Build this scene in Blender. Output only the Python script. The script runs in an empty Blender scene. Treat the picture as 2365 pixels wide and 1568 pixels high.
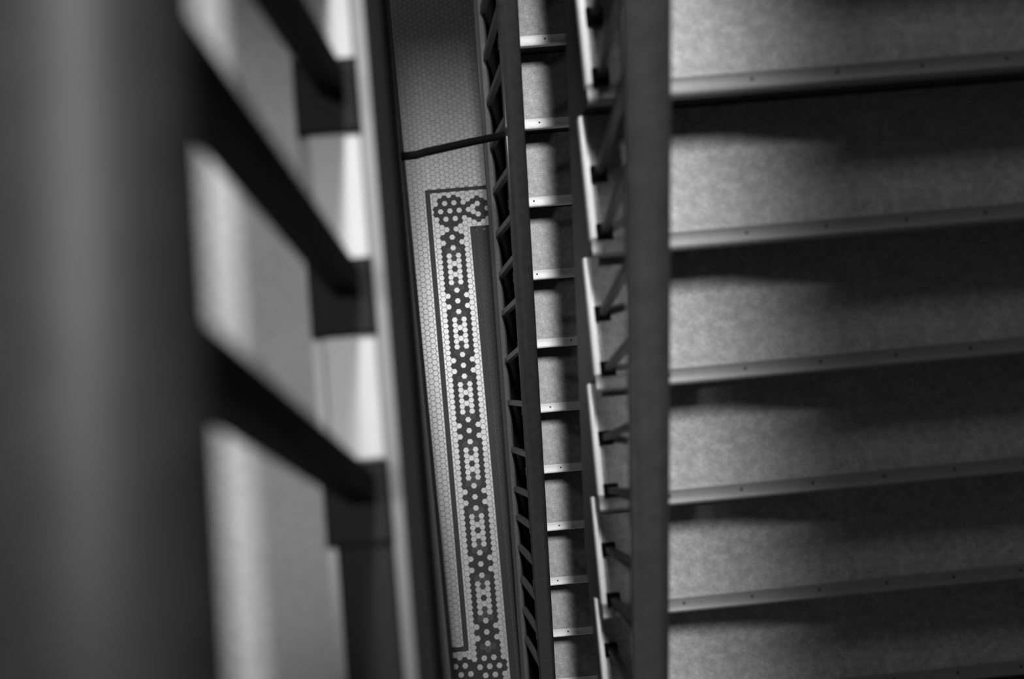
import bpy, bmesh, math, random
from mathutils import Vector, Matrix
random.seed(7)
S = bpy.context.scene
COL = S.collection

# ------------------------------------------------------------------ camera
H = 6.331                                  # the lens is this far above the tiled lobby floor
cam_d = bpy.data.cameras.new('camera')
cam = bpy.data.objects.new('camera', cam_d)
COL.objects.link(cam)
cam_d.sensor_width = 36.0
cam_d.lens = 2704.24 * 36.0 / 2365.0
cam_d.clip_start = 0.02
cam.matrix_world = Matrix(((0.995359, 0.0876, -0.039828, 0.0),
                           (-0.091784, 0.988585, -0.119477, 0.0),
                           (0.028907, 0.122578, 0.992038, H),
                           (0, 0, 0, 1)))
cam_d.dof.use_dof = True
cam_d.dof.focus_distance = 5.1
cam_d.dof.aperture_fstop = 2.4
cam_d.dof.aperture_blades = 0
S.camera = cam

# ------------------------------------------------------------------ light and exposure
world = bpy.data.worlds.new('world')
S.world = world
world.use_nodes = True
bg = world.node_tree.nodes['Background']
bg.inputs[0].default_value = (0.5, 0.5, 0.5, 1)
bg.inputs[1].default_value = 0.28

def add_light(name, kind, loc, target, energy, **kw):
    d = bpy.data.lights.new(name, kind)
    d.energy = energy
    for k_, v_ in kw.items():
        setattr(d, k_, v_)
    o = bpy.data.objects.new(name, d)
    COL.objects.link(o)
    o.location = loc
    o.rotation_euler = (Vector(target) - Vector(loc)).to_track_quat('-Z', 'Y').to_euler()
    return o

# the lamp hanging in the head of the stairwell, above and behind the photographer
add_light('stairwell_lamp', 'AREA', (0.045, 2.10, H + 3.6), (0.06, 0.60, H - 3.0), 320,
          shape='RECTANGLE', size=0.15, size_y=1.4, spread=math.radians(120))
# unseen area fill added further back, for slanting light on the treads
add_light('hall_fill', 'AREA', (0.9, 3.3, H + 1.3), (0.9, 0.8, H - 2.4), 22, shape='RECTANGLE', size=1.6, size_y=1.0)
# unseen spot added to brighten the hall floor and curb; downlight over the lobby
add_light('hall_spot_fill', 'SPOT', (-0.42, 0.20, H + 1.25), (-0.28, 0.17, H - 1.25), 330,
          spot_size=math.radians(23), spot_blend=0.8, shadow_soft_size=0.06)
add_light('lobby_downlight', 'SPOT', (-0.70, 1.05, 2.60), (-0.08, 1.00, 0.0), 125,
          spot_size=math.radians(62), spot_blend=0.85, shadow_soft_size=0.10)
# small lamp added under the lower hall for highlights along the lower handrail
add_light('rail_highlight_fill', 'POINT', (-0.75, 0.75, 2.60), (0, 0, 0), 5, shadow_soft_size=0.05)

vs = S.view_settings
vs.view_transform = 'Standard'
vs.look = 'None'
vs.gamma = 1.0
vs.exposure = 0.0
vs.use_curve_mapping = False

# ------------------------------------------------------------------ materials
def mat(name, col, rough=0.5, metal=0.0, spec=0.5, noise=None, bump=None, coat=0.0):
    """noise = (scale, dark factor, light factor, detail); bump = (scale, strength)"""
    m = bpy.data.materials.new(name)
    m.use_nodes = True
    nt = m.node_tree
    b = nt.nodes['Principled BSDF']
    b.inputs['Base Color'].default_value = (col, col, col, 1)
    b.inputs['Roughness'].default_value = rough
    b.inputs['Metallic'].default_value = metal
    b.inputs['Specular IOR Level'].default_value = spec
    b.inputs['Coat Weight'].default_value = coat
    b.inputs['Coat Roughness'].default_value = 0.1
    tc = nt.nodes.new('ShaderNodeTexCoord')
    if noise:
        prev = None
        for (sc, lo, hi, det) in noise:
            n = nt.nodes.new('ShaderNodeTexNoise')
            n.inputs['Scale'].default_value = sc
            n.inputs['Detail'].default_value = det
            nt.links.new(tc.outputs['Object'], n.inputs['Vector'])
            r = nt.nodes.new('ShaderNodeMapRange')
            r.inputs[1].default_value = 0.3
            r.inputs[2].default_value = 0.7
            r.inputs[3].default_value = lo
            r.inputs[4].default_value = hi
            nt.links.new(n.outputs[0], r.inputs[0])
            if prev is None:
                mu = nt.nodes.new('ShaderNodeMath'); mu.operation = 'MULTIPLY'
                mu.inputs[1].default_value = col
                nt.links.new(r.outputs[0], mu.inputs[0])
            else:
                mu = nt.nodes.new('ShaderNodeMath'); mu.operation = 'MULTIPLY'
                nt.links.new(r.outputs[0], mu.inputs[0]); nt.links.new(prev, mu.inputs[1])
            prev = mu.outputs[0]
        nt.links.new(prev, b.inputs['Base Color'])
    if bump:
        n = nt.nodes.new('ShaderNodeTexNoise')
        n.inputs['Scale'].default_value = bump[0]
        nt.links.new(tc.outputs['Object'], n.inputs['Vector'])
        bp = nt.nodes.new('ShaderNodeBump')
        bp.inputs['Strength'].default_value = bump[1]
        bp.inputs['Distance'].default_value = 0.002
        nt.links.new(n.outputs[0], bp.inputs['Height'])
        nt.links.new(bp.outputs[0], b.inputs['Normal'])
    return m

M_TREAD = mat('terrazzo_tread', 0.3, 0.55, noise=[(230, 0.6, 1.4, 3), (48, 0.8, 1.2, 3), (14, 0.9, 1.1, 2)], bump=(300, 0.1))
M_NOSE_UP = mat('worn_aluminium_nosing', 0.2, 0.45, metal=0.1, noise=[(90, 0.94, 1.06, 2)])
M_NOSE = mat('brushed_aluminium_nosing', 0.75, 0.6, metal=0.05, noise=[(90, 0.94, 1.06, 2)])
M_SCREW = mat('dark_screw_head', 0.03, 0.6)
M_RISER = mat('dark_painted_riser', 0.035, 0.6, noise=[(30, 0.8, 1.2, 2)])
M_IRON = mat('dark_painted_iron', 0.022, 0.45, noise=[(60, 0.85, 1.15, 3)], bump=(120, 0.1))
M_STRING = mat('dark_painted_stringer', 0.03, 0.4, noise=[(25, 0.8, 1.2, 3)])
M_GUARD = mat('dark_painted_guard', 0.008, 0.5, spec=0.08, noise=[(40, 0.85, 1.15, 3)])
M_BAR = mat('grey_iron', 0.10, 0.4, noise=[(60, 0.85, 1.15, 3)])
M_BAR2 = mat('glossy_dark_iron', 0.05, 0.25)
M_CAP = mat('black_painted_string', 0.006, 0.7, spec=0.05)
M_RAIL = mat('dark_varnished_wood', 0.026, 0.3, coat=0.6, noise=[(40, 0.85, 1.15, 3)])
M_FLOOR = mat('stone_landing_floor', 0.078, 0.6, noise=[(8, 0.85, 1.12, 3), (150, 0.8, 1.2, 2)])
M_CURB = mat('pale_marble_curb', 0.095, 0.5, noise=[(10, 0.9, 1.08, 3)])
M_WHITE = mat('white_ceramic_tile', 0.27, 0.35, noise=[(35, 0.86, 1.1, 2)])
M_BLACK = mat('black_ceramic_tile', 0.018, 0.6, spec=0.2)
M_GREY = mat('grey_ceramic_tile', 0.05, 0.7, spec=0.1)
M_GROUT = mat('grey_grout', 0.15, 0.9, noise=[(60, 0.85, 1.15, 2)])
M_WALL = mat('grey_plaster_wall', 0.16, 0.85, noise=[(6, 0.9, 1.1, 3)])
M_SLAB = mat('dark_painted_fascia', 0.03, 0.55, noise=[(12, 0.85, 1.15, 3)])

# ------------------------------------------------------------------ helpers
class MB:
    def __init__(self):
        self.v = []; self.f = []
    def add(self, vs, fs):
        b = len(self.v)
        self.v += [tuple(p) for p in vs]
        self.f += [tuple(b + i for i in f) for f in fs]
    def box(self, x0, x1, y0, y1, z0, z1):
        vs = [(x, y, z) for z in (z0, z1) for y in (y0, y1) for x in (x0, x1)]
        self.add(vs, [(0, 2, 3, 1), (4, 5, 7, 6), (0, 1, 5, 4), (2, 6, 7, 3), (0, 4, 6, 2), (1, 3, 7, 5)])
    def bbox(self, x0, x1, y0, y1, z0, z1, b):
        """box with its upper edges bevelled by b"""
        vs = [(x0, y0, z0), (x1, y0, z0), (x1, y1, z0), (x0, y1, z0),
              (x0, y0, z1 - b), (x1, y0, z1 - b), (x1, y1, z1 - b), (x0, y1, z1 - b),
              (x0 + b, y0 + b, z1), (x1 - b, y0 + b, z1), (x1 - b, y1 - b, z1), (x0 + b, y1 - b, z1)]
        fs = [(3, 2, 1, 0), (8, 9, 10, 11)]
        for o in (0, 4):
            for i in range(4):
                j = (i + 1) % 4
                fs.append((o + i, o + j, o + 4 + j, o + 4 + i))
        self.add(vs, fs)
    def prism(self, prof, p0, p1, side=None):
        """profile of (across, up) swept from p0 to p1 with vertical ends; across = world X unless side is given"""
        sx = Vector(side) if side else Vector((1, 0, 0))
        n = len(prof)
        vs = [tuple(Vector(p) + sx * a + Vector((0, 0, 1)) * u) for p in (p0, p1) for a, u in prof]
        fs = [tuple(range(n - 1, -1, -1)), tuple(range(n, 2 * n))]
        for i in range(n):
            j = (i + 1) % n
            fs.append((i, j, n + j, n + i))
        self.add(vs, fs)
    def xprism(self, prof, x0, x1):
        """profile of (y, z) swept along X"""
        n = len(prof)
        vs = [(x, y, z) for x in (x0, x1) for y, z in prof]
        fs = [tuple(range(n)), tuple(range(2 * n - 1, n - 1, -1))]
        for i in range(n):
            j = (i + 1) % n
            fs.append((i, n + i, n + j, j))
        self.add(vs, fs)
    def tube(self, pts, r, n=10, r2=None):
        P = [Vector(p) for p in pts]
        rings = []
        for i, p in enumerate(P):
            d = (P[min(i + 1, len(P) - 1)] - P[max(i - 1, 0)]).normalized()
            a = d.cross(Vector((0, 0, 1)))
            if a.length < 1e-3:
                a = Vector((1, 0, 0))
            a.normalize(); b = d.cross(a)
            rr = r if r2 is None else r + (r2 - r) * i / (len(P) - 1)
            rings.append([p + a * math.cos(t) * rr + b * math.sin(t) * rr for t in [2 * math.pi * k_ / n for k_ in range(n)]])
        vs = [v for r_ in rings for v in r_]
        fs = [tuple(range(n - 1, -1, -1)), tuple(range((len(P) - 1) * n, len(P) * n))]
        for i in range(len(P) - 1):
            for k_ in range(n):
                j = (k_ + 1) % n
                fs.append((i * n + k_, i * n + j, (i + 1) * n + j, (i + 1) * n + k_))
        self.add(vs, fs)
    def bar(self, p0, p1, wx, wy):
        """square bar between two points, section wx by wy"""
        prof = [(-wx / 2, -wy / 2), (wx / 2, -wy / 2), (wx / 2, wy / 2), (-wx / 2, wy / 2)]
        vs = [(Vector(p) + Vector((a, b, 0))) for p in (p0, p1) for a, b in prof]
        self.add(vs, [(3, 2, 1, 0), (4, 5, 6, 7), (0, 1, 5, 4), (1, 2, 6, 5), (2, 3, 7, 6), (3, 0, 4, 7)])
    def mesh(self, name, m, smooth=False):
        me = bpy.data.meshes.new(name)
        me.from_pydata(self.v, [], self.f)
        bm = bmesh.new(); bm.from_mesh(me)
        bmesh.ops.recalc_face_normals(bm, faces=bm.faces)
        bm.to_mesh(me); bm.free()
        me.materials.append(m)
        if smooth:
            for p in me.polygons:
                p.use_smooth = True
            me.set_sharp_from_angle(angle=math.radians(40))
        return me
    def build(self, name, m, parent=None, smooth=False, loc=None):
        o = bpy.data.objects.new(name, self.mesh(name, m, smooth))
        COL.objects.link(o)
        if parent: o.parent = parent
        if loc: o.location = loc
        return o

def link(name, me, parent, loc):
    o = bpy.data.objects.new(name, me)
    COL.objects.link(o)
    o.parent = parent
    o.location = loc
    return o

def empty(name, loc, label=None, cat=None, group=None, kind=None):
    o = bpy.data.objects.new(name, None)
    COL.objects.link(o)
    o.location = loc
    o.empty_display_size = 0.1
    if label: o['label'] = label
    if cat: o['category'] = cat
    if group: o['group'] = group
    if kind: o['kind'] = kind
    return o

# ------------------------------------------------------------------ dimensions
G, R = 0.2619, 0.18                       # tread going and rise
SL = R / G
XA, YA, ZA = 0.2725, 0.699, H - 2.1495     # upper flight: edge of treads, nosing of the tread numbered 0
YB, ZB = 1.592, H - 4.1707                 # lower flight
X1 = 1.62                                  # both flights run to the right wall
XB = 0.215
Z_HALL = H - 1.25                          # upper hall floor
Z_MID = H - 3.27                           # hall floor one storey lower

# ------------------------------------------------------------------ structure: lobby floor of hexagonal mosaic
P = 0.029611                               # pitch of the hexagons
CS = P * math.sqrt(3) / 2                  # spacing of the columns
A_ = P / math.sqrt(3)                      # corner radius
XD, YD = -0.02145, 1.17828                 # the first dark dot of the border's chain
floor = MB()
floor.box(-2.6, X1 + 0.12, -3.2, 4.2, -0.12, -0.0012)
floor_o = floor.build('floor', M_GROUT)
floor_o['kind'] = 'structure'
floor_o['label'] = 'lobby floor of small hexagonal mosaic tiles at the foot of the stairwell'

def hex_mesh(name, m, g=0.0011, half=0):
    r0 = A_ - g; b = 0.0009; zt = 0.0012
    ring = []
    for rr, z in ((r0, -0.001), (r0, zt - b * 0.6), (r0 - b, zt)):
        pts = [(rr * math.cos(math.pi / 3 * k_), rr * math.sin(math.pi / 3 * k_)) for k_ in range(6)]
        if half:                            # hexagon cut through the middle where it meets a straight strip
            h = rr * math.sqrt(3) / 2
            e = g * 0.7 + (A_ - g - rr)
            pts = [(e, -h), (rr / 2, -h), (rr, 0), (rr / 2, h), (e, h)]
            if half < 0:
                pts = [(-x, y) for x, y in reversed(pts)]
        ring.append([(x, y, z) for x, y in pts])
    n = len(ring[0])
    mb = MB()
    fs = [tuple(range(2 * n, 3 * n))]
    for o_ in (0, n):
        for i in range(n):
            j = (i + 1) % n
            fs.append((o_ + i, o_ + j, o_ + n + j, o_ + n + i))
    mb.add([p for r_ in ring for p in r_], fs)
    return mb

def pos(c, row):
    return (XD + c * CS, YD - row * P)

black, grey = set(), set()
def key(c, row):
    return (c, round(row * 2))
def rosette(c0, r0):
    whites = [(0, 0), (2, 0), (-2, 0), (1, 1.5), (1, -1.5), (-1, 1.5), (-1, -1.5)]
    W_ = {key(c0 + c, r0 + r_) for c, r_ in whites}
    for c, r_ in whites:
        for dc, dr in ((0, 1), (0, -1), (1, .5), (1, -.5), (-1, .5), (-1, -.5)):
            kk = key(c0 + c + dc, r0 + r_ + dr)
            if kk not in W_:
                black.add(kk)
for row in range(-8, 70):                  # the chain, twelve rows to a link
    k12 = row % 12
    if k12 in (0, 5, 7):
        black.add(key(0, row))
    if k12 in (2, 10, 3, 9):
        grey.add(key(0, row))
    for s in (-1, 1):
        if k12 <= 4 or k12 >= 8 or k12 == 6:
            if row >= -6: black.add(key(2 * s, row))
        rh = row + 0.5
        kh = rh % 12
        d = min(kh, 12 - kh)
        if row >= -7 and d in (4.5, 5.5): black.add(key(s, rh))
        if row >= -7 and d == 3.5: grey.add(key(s, rh))
black.add(key(0, -8)); black.add(key(0, -7))
rosette(0, -11)
for row in (70, 71): black.discard(key(0, row))
rosette(0, 72)
rosette(-6, 73)
rosette(-12, 72)
for c, r_ in ((4, -12), (4, -10), (5, -12.5), (5, -9.5), (6, -11), (6, -13), (6, -9), (7, -11.5), (7, -10.5), (7, -12.5), (7, -9.5), (8, -12), (8, -10), (9, -11.5), (9, -10.5)):
    black.add(key(c, r_))

TOPR, INR, BOTR = -14.95, -7.4, 68.55       # rows of the straight black strips
C_OUT, C_IN = -4.0, 4.0
tiles = {'white': [], 'black': [], 'grey': []}
halves = {1: [], -1: [], 2: []}
for c in range(-24, 15):
    for j in range(-72, 136):
        row = j + (0.5 if c % 2 else 0.0)
        x, y = pos(c, row)
        inside = c > C_OUT - 1 and row > TOPR         # within the bordered field
        # straight strips take the place of the tiles under them
        if TOPR - 0.45 < row < TOPR + 0.45 and c >= -5: continue
        if BOTR - 0.45 < row < BOTR + 0.45 and c <= -4: continue
        if row > TOPR and row < BOTR:
            if c == -4 : halves[1].append((x, y)); continue
            if c == -5 : halves[-1].append((x, y)); continue
        if row > INR and row < BOTR + 14:
            if c == 4: halves[-1].append((x, y)); continue
            if c == 5: halves[2].append((x, y)); continue
            if c > 4:
                tiles['black'].append((x, y)); continue
        kk = key(c, row)
        t = 'black' if kk in black else ('grey' if kk in grey else 'white')
        tiles[t].append((x, y))

def scatter(name, pts, mb, m, limit):
    """the tiles nearest to the middle of the view one by one, the rest as one part"""
    me = mb.mesh(name, m)
    pts = sorted(pts, key=lambda p: abs(p[0] + 0.03) * 2.2 + abs(p[1] - 0.45) * 0.30 + (3 if p[0] > 0.11 or p[0] < -0.27 else 0))
    for x, y in pts[:limit]:
        o = link(name, me, floor_o, (x, y, random.uniform(-0.0004, 0.0002)))
        o.rotation_euler = (random.uniform(-.008, .008), random.uniform(-.008, .008), random.uniform(-.03, .03))
    rest = MB()
    for x, y in pts[limit:]:
        dz = random.uniform(-0.0004, 0.0002)
        rest.add([(vx + x, vy + y, vz + dz) for vx, vy, vz in mb.v], mb.f)
    if rest.v:
        o = rest.build(name + 's', m, floor_o)
        o['kind'] = 'stuff'
scatter('white_tile', tiles['white'], hex_mesh('white_tile', M_WHITE), M_WHITE, 300)
scatter('black_tile', tiles['black'], hex_mesh('black_tile', M_BLACK, 0.0003), M_BLACK, 260)
scatter('grey_tile', tiles['grey'], hex_mesh('grey_tile', M_GREY), M_GREY, 120)
scatter('half_tile', halves[1], hex_mesh('half_tile', M_WHITE, half=1), M_WHITE, 70)
scatter('cut_tile', halves[-1], hex_mesh('cut_tile', M_WHITE, half=-1), M_WHITE, 70)

scatter('dark_half_tile', halves[2], hex_mesh('dark_half_tile', M_BLACK, half=1), M_BLACK, 50)

def strip(x0, x1, y0, y1):
    n = max(1, int(round(max(x1 - x0, y1 - y0) / 0.15)))
    for i in range(n):
        if x1 - x0 > y1 - y0:
            a, b = x0 + (x1 - x0) * i / n, x0 + (x1 - x0) * (i + 1) / n
            args = (a + .0006, b - .0006, y0 + .0008, y1 - .0008)
        else:
            a, b = y0 + (y1 - y0) * i / n, y0 + (y1 - y0) * (i + 1) / n
            args = (x0 + .0008, x1 - .0008, a + .0006, b - .0006)
        m_ = MB(); m_.bbox(*args, -0.001, 0.0022, 0.0006)
        m_.build('border_strip', M_BLACK, floor_o)
yt = pos(0, TOPR)[1]; yb = pos(0, BOTR)[1]; yi = pos(0, INR)[1]
xo0, xo1 = pos(-5, 0)[0], pos(-4, 0)[0]
xi0, xi1 = pos(4, 0)[0], pos(5, 0)[0]
strip(xo0, xo1, yb - 0.0125, yt - 0.0105)
strip(xo0, 0.36, yt - 0.0105, yt + 0.0105)
strip(xi0, xi1 + 0.0055, yb - 0.4, yi + 0.011)
strip(xi1, 0.2, yi - 0.010, yi + 0.011)
strip(-0.62, xo0, yb - 0.0125, yb + 0.0125)

# ------------------------------------------------------------------ structure: walls and hall floors
def struct(name, mb, m, label=None):
    o = mb.build(name, m)
    o['kind'] = 'structure'
    if label: o['label'] = label
    return o
w = MB(); w.box(X1, X1 + 0.12, -3.2, 4.2, -0.0012, H + 2.0)
struct('wall_right', w, M_WALL, 'plain wall along the right end of both flights of stairs')

ce = MB()
cp_ = [(0.0, -3.2), (0.10, 0.40), (0.136, 1.03), (0.155, 1.16), (0.18, 2.1), (0.19, 2.6), (X1 + 0.12, 2.6), (X1 + 0.12, -3.2)]  # edge beside the well slanted to shape the shade on the upper treads
n_ = len(cp_)
ce.add([(x, y, z) for z in (H + 2.0, H + 2.1) for x, y in cp_],
       [tuple(range(n_)), tuple(range(2 * n_ - 1, n_ - 1, -1))] + [(i, (i + 1) % n_, n_ + (i + 1) % n_, n_ + i) for i in range(n_)])
ce.box(-2.6, -0.45, -3.2, 4.2, H + 2.0, H + 2.1)
struct('ceiling', ce, M_WALL, 'unseen ceiling above the stairwell, its well edge shaped to shade the upper treads')

# upper hall beside and behind the well: floor slab, pale curb along the edge, dark fascia
hall = MB()
hall.box(-1.9, -0.164, -1.9, 4.2, Z_HALL - 0.10, Z_HALL)
hall.box(-0.172, X1, 1.975, 4.2, Z_HALL - 0.10, Z_HALL)
hall_o = struct('floor_upper_hall', hall, M_FLOOR, 'pale hall floor behind the blurred railing at the left')
cu = MB()
cu.bbox(-0.153, -0.093, 0.035, 1.97, Z_HALL - 0.05, Z_HALL + 0.004, 0.003)
cu.build('curb', M_CURB, hall_o)
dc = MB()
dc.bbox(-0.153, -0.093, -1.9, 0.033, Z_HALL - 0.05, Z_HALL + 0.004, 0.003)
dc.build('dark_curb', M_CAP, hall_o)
jn = MB()
jn.box(-0.164, -0.153, -1.9, 1.97, Z_HALL - 0.05, Z_HALL - 0.001)
jn.build('dark_joint', M_IRON, hall_o)
fa = MB()
fa.box(-0.172, -0.090, -1.9, 1.97, Z_HALL - 0.36, Z_HALL - 0.051)
fa.box(-0.0925, -0.080, -1.9, 1.97, Z_HALL - 0.38, Z_HALL + 0.004)
fa.build('fascia', M_SLAB, hall_o)

mid = MB()
def zbox(mb, xa, xb, y0, y1, z0, z1):     # edge runs from x=xa at y0 to x=xb at y1
    vs = [(-1.9, y0, z0), (xa, y0, z0), (xb, y1, z0), (-1.9, y1, z0), (-1.9, y0, z1), (xa, y0, z1), (xb, y1, z1), (-1.9, y1, z1)]
    mb.add(vs, [(3, 2, 1, 0), (4, 5, 6, 7), (0, 1, 5, 4), (1, 2, 6, 5), (2, 3, 7, 6), (3, 0, 4, 7)])
# x(y) of the lower edge: -0.120 at y=-0.437, -0.141 at y=1.221
ex = lambda y: -0.1255 - 0.01267 * y
zbox(mid, ex(-2.2), ex(3.0), -2.2, 3.0, Z_MID - 0.30, Z_MID)
mid.box(ex(3.0), X1, 3.0, 4.2, Z_MID - 0.30, Z_MID)
mid.box(0.30, X1, -3.2, -0.582, Z_MID - 0.20, Z_MID)
mid.box(ex(-2.2), 0.30, -3.2, -1.10, Z_MID - 0.20, Z_MID)
mid_o = struct('floor_lower_hall', mid, M_SLAB, 'dark edge of the hall floor one storey down')

# ------------------------------------------------------------------ flights of stairs
def tread_mesh(x0, x1):
    """origin at the nosing's front top edge; extends to +y"""
    mb = MB()
    d = G + 0.030
    prof = [(0.034, 0.0), (d, 0.0), (d, -0.036), (0.006, -0.036), (0.002, -0.030), (0.002, -0.006), (0.034, -0.006)]
    mb.xprism(prof, x0 + 0.014, x1)
    return mb
def nosing_mesh(x0, x1):
    mb = MB()
    prof = [(0.0345, 0.0018), (0.0345, -0.0058), (0.0018, -0.0058), (0.0018, -0.024), (-0.0015, -0.024),
            (-0.0022, -0.006), (-0.0016, -0.002), (0.0005, 0.0004), (0.0038, 0.0020), (0.0070, 0.0010), (0.031, 0.0010), (0.0325, 0.0022)]
    mb.xprism(prof, x0 + 0.0005, x1)
    return mb
def trim_mesh(x0):
    """rounded metal edge at the open end of a tread"""
    mb = MB()
    n = 7
    prof = []
    for i in range(n):
        a = math.pi / 2 + math.pi / 2 * i / (n - 1)
        prof.append((0.012 + 0.012 * math.cos(a), -0.010 + 0.0125 * math.sin(a)))
    prof += [(0.0, -0.036), (0.0138, -0.036), (0.0138, 0.0025)]
    mb.prism([(x0 + a, u) for a, u in prof], (0, 0.036, 0), (0, G + 0.030, 0))
    return mb

XE = X1 - 0.008
def flight(name, x0, y0, z0, n0, n1, label, screws, zbase, string_x, m_nose, trim=True):
    root = empty(name, (x0, y0 - n1 * G, zbase), label, 'stairs')
    ox, oy, oz = x0, y0 - n1 * G, zbase
    tm = tread_mesh(0, XE - x0).mesh('tread', M_TREAD)
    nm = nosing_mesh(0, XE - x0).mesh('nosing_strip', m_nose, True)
    em = trim_mesh(0).mesh('lit_edge_trim', M_NOSE, True) if trim else None  # pale metal paints the lit sliver along the tread's open edge
    sc = MB(); sc.tube([(0, 0, 0), (0, 0, 0.0007)], 0.0042, 8)
    sm = sc.mesh('screw', M_SCREW)
    for n in range(n0, n1 + 1):
        t = link('tread', tm, root, (0, y0 - n * G - oy, z0 - n * R - oz))
        link('nosing_strip', nm, t, (0, 0, 0))
        if em: link('lit_edge_trim', em, t, (0, 0, 0))
        s0 = screws.get(n, 0.30 + random.uniform(0, 0.15))
        s = s0 - 0.166 * math.floor((s0 - x0 - 0.02) / 0.166)
        while s < XE - 0.02:
            link('screw', sm, t, (s - x0, 0.0195, 0.0008))
            s += 0.166
        rz0 = -R if n < n1 else -(z0 - n * R - zbase)
        r_ = MB(); r_.box(0.012, XE - x0, 0.034, 0.046, rz0, -0.036)
        link('riser', r_.mesh('riser', M_RISER), root, (0, y0 - n * G - oy, z0 - n * R - oz))
    # cut string that carries the open ends of the treads
    mb = MB()
    xs0, xs1 = string_x
    up, lo = [], []
    for n in range(n0, n1 + 1):
        yn, zn = y0 - n * G - oy, z0 - n * R - oz
        up += [(yn + G + 0.03, zn - 0.037), (yn + 0.036, zn - 0.037)]
    yl, zl = up[-1]
    y_top = up[0][0]
    zb1 = (z0 - n0 * R - oz) - 0.30
    zb2 = zb1 - (y_top - yl) * SL
    if zb2 < 0:                            # the string ends on the floor
        yfl = y_top - zb1 / SL
        prof = up + [(yl, 0.0), (yfl, 0.0), (y_top, zb1)]
    else:
        prof = up + [(yl, zb2), (y_top, zb1)]
    n = len(prof)
    me = bpy.data.meshes.new('stringer')
    bm = bmesh.new()
    for x in (xs0 - ox, xs1 - ox):
        f = bm.faces.new([bm.verts.new((x, y, z)) for y, z in prof])
    bm.verts.ensure_lookup_table()
    for i in range(n):
        j = (i + 1) % n
        bm.faces.new([bm.verts[i], bm.verts[j], bm.verts[n + j], bm.verts[n + i]])
    bmesh.ops.recalc_face_normals(bm, faces=bm.faces)
    bmesh.ops.triangulate(bm, faces=[f for f in bm.faces if len(f.verts) > 4])
    bm.to_mesh(me); bm.free()
    me.materials.append(M_STRING)
    link('stringer', me, root, (0, 0, 0))
    # soffit closing the flight from below
    so = MB()
    yA, yB = y_top, (y_top - zb1 / SL if zb2 < 0 else yl)
    zA_, zB_ = zb1 + 0.03, zb1 + 0.03 - (y_top - yB) * SL
    wdt = XE - xs1
    so.add([(xs1 - ox, yA, zA_), (xs1 - ox + wdt, yA, zA_), (xs1 - ox + wdt, yB, zB_), (xs1 - ox, yB, zB_),
            (xs1 - ox, yA, zA_ - 0.015), (xs1 - ox + wdt, yA, zA_ - 0.015), (xs1 - ox + wdt, yB, zB_ - 0.015), (xs1 - ox, yB, zB_ - 0.015)],
           [(0, 1, 2, 3), (7, 6, 5, 4), (0, 4, 5, 1), (1, 5, 6, 2), (2, 6, 7, 3), (3, 7, 4, 0)])
    so.build('soffit', M_SLAB, root)
    return root, (ox, oy, oz)

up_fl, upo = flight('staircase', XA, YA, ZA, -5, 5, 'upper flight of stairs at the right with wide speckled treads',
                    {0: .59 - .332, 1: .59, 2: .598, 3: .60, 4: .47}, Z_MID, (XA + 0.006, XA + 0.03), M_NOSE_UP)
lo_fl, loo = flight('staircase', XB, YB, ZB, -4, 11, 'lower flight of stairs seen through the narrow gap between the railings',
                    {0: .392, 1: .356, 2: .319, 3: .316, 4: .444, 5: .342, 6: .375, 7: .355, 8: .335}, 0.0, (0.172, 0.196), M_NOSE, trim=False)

# ------------------------------------------------------------------ railings
def rail_profile(w_, h_, bead=True):
    a = w_ / 2
    p = [(-a * .72, -h_), (a * .72, -h_), (a * .72, -h_ * .72), (a * .95, -h_ * .62), (a, -h_ * .40), (a * .94, -h_ * .16), (a * .70, -h_ * .02),
         (a * .35, 0.001), (-a * .35, 0.001), (-a * .70, -h_ * .02), (-a * .94, -h_ * .16), (-a, -h_ * .40), (-a * .95, -h_ * .62), (-a * .72, -h_ * .72)]
    return p

# upper flight railing
zA = lambda y: ZA + SL * (y - YA)          # line through the nosings
ra = empty('stair_railing', (0.30, YA - 5 * G, Z_MID), 'blurred dark stair railing standing on the upper flight at the right', 'railing')
def to(o, p): return tuple(Vector(p) - Vector(o.location))
hr = MB(); y0_, y1_ = 1.95, -0.72
hr.prism(rail_profile(0.066, 0.055), to(ra, (0.271, y0_, zA(y0_) + 0.80)), to(ra, (0.271, y1_, zA(y1_) + 0.80)))
hr.build('handrail', M_RAIL, ra, True)
shoe = MB(); shoe.bbox(-.016, .016, -.016, .016, 0, .022, .006)
shoe_me = shoe.mesh('shoe', M_CAP)
for n in range(-4, 6):
    for fy in (0.045, 0.165):
        y = YA - n * G + fy
        zt = ZA - n * R
        b = MB(); b.bar(to(ra, (0.300, y, zt)), to(ra, (0.276, y + .0, zA(y) + 0.757)), 0.014, 0.014)
        bo = b.build('baluster', M_IRON, ra)
        link('shoe', shoe_me, bo, to(ra, (0.300, y, zt + .0018)))

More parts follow.
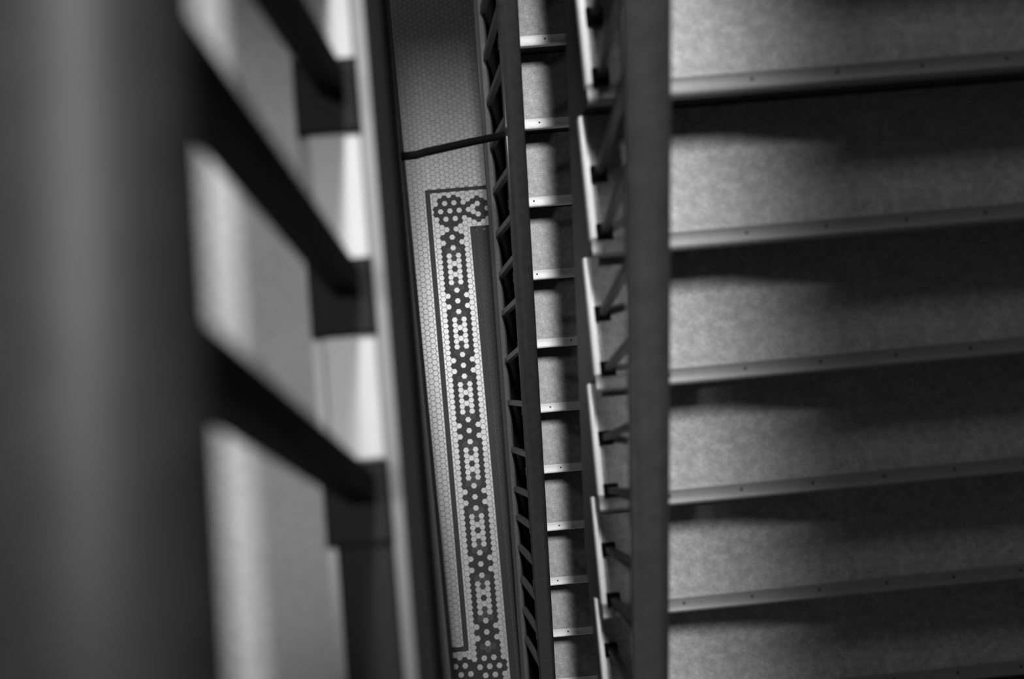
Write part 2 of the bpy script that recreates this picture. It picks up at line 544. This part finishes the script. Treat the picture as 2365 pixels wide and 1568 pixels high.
# lower flight railing, with a rail along the string
zB = lambda y: ZB + SL * (y - YB)
rb = empty('stair_railing', (0.18, YB - 11 * G, 0), 'sharp dark glossy stair railing on the lower flight beside the mosaic floor', 'railing')
hr = MB(); y0_, y1_ = 2.4, -1.4
hr.prism(rail_profile(0.068, 0.060), to(rb, (0.221, y0_, zB(y0_) + 0.80)), to(rb, (0.221, y1_, zB(y1_) + 0.80)))
hr.build('handrail', M_RAIL, rb, True)
br = MB()
br.prism([(-.020, -.030), (.020, -.030), (.020, -.006), (.014, 0), (-.010, 0), (-.018, -.004), (-.020, -.010)], to(rb, (0.156, y0_, zB(y0_) + .05)), to(rb, (0.148, y1_, zB(y1_) + .05)))
br.prism([(-.010, -.34), (.016, -.34), (.016, -.028), (-.010, -.028)], to(rb, (0.158, y0_, zB(y0_) + .05)), to(rb, (0.150, max(y1_, -1.2), zB(max(y1_, -1.2)) + .05 + 0.0)))
cp = MB(); cp.prism([(-.05, -.02), (.05, -.02), (.05, 0), (-.05, 0)], to(rb, (0.212, y0_, zB(y0_) - .03)), to(rb, (0.212, y1_, zB(y1_) - .03)))
cp.build('string_cap', M_CAP, rb)
bd = MB(); bd.prism([(-.006, -.004), (.012, -.004), (.012, .004), (.008, .007), (-.002, .007), (-.006, .004)], to(rb, (0.158, y0_, zB(y0_) + .05)), to(rb, (0.150, y1_, zB(y1_) + .05)))
bd.build('bead', M_BAR, rb)  # pale strip put in for the bright line along the base rail
br.build('base_rail', M_BAR2, rb, True)
for yt_, yb_ in ((1.62, 1.69), (1.48, 1.55), (1.33, 1.41), (1.18, 1.27), (1.035, 1.12), (.894, .97), (.771, .824), (.633, .681), (.474, .50), (.277, .333), (.091, .136), (-.063, -.035), (-.19, -.16), (-.34, -.30), (-.49, -.45), (-.64, -.60), (-.79, -.75)):
    b = MB()
    p0 = Vector((0.166, yb_, zB(yb_) + .045)); p1 = Vector((0.205, yt_, zB(yt_) + .752))
    b.bar(to(rb, p0), to(rb, p1), 0.020, 0.020)
    b.build('baluster', M_BAR, rb)

# level guard railing of the upper hall, close to the lens
rc = empty('guard_railing', (-0.125, 0.3, Z_HALL), 'level guard railing of the upper hall, out of focus close to the lens at left', 'railing')
ZR = H - 0.425
hr = MB()
hr.prism([(0.046 * math.cos(t), -0.03 + 0.034 * math.sin(t)) for t in [2 * math.pi * i / 20 for i in range(20)]], to(rc, (-0.141, 2.05, ZR)), to(rc, (-0.146, -1.2, ZR)))
hr.build('handrail', M_GUARD, rc, True)
plate = MB(); plate.bbox(-.036, .034, -.042, .042, 0, .012, .004)
plate_me = plate.mesh('foot_plate', M_CAP)
for yt_, yb_ in ((.73, .90), (.53, .675), (.335, .448), (.215, .225), (.075, .005), (-.20, -.36), (-.34, -.60)):
    b = MB()
    b.bar(to(rc, (-0.120, yb_, Z_HALL + .01)), to(rc, (-0.129, yt_, ZR - .045)), 0.026, 0.030)
    bo = b.build('baluster', M_CAP, rc)
    link('foot_plate', plate_me, bo, to(rc, (-0.126, yb_ - .015, Z_HALL + .004)))

# dark tie bar across the well
tb = MB()
cpts = [(-0.160, 0.953, H - 3.285), (-0.125, 0.956, H - 3.30), (-0.098, 0.964, H - 3.325), (-0.065, 0.978, H - 3.35), (0.06, 1.055, H - 3.55), (0.186, 1.130, H - 3.75)]
o0 = Vector(cpts[0])
tb.tube([tuple(Vector(p) - o0) for p in cpts], 0.0125, 10)
t_o = tb.build('tie_bar', M_CAP, None, True, loc=tuple(o0))
t_o['label'] = 'thin dark bar crossing the well from the left edge to the lower handrail'
t_o['category'] = 'bar'
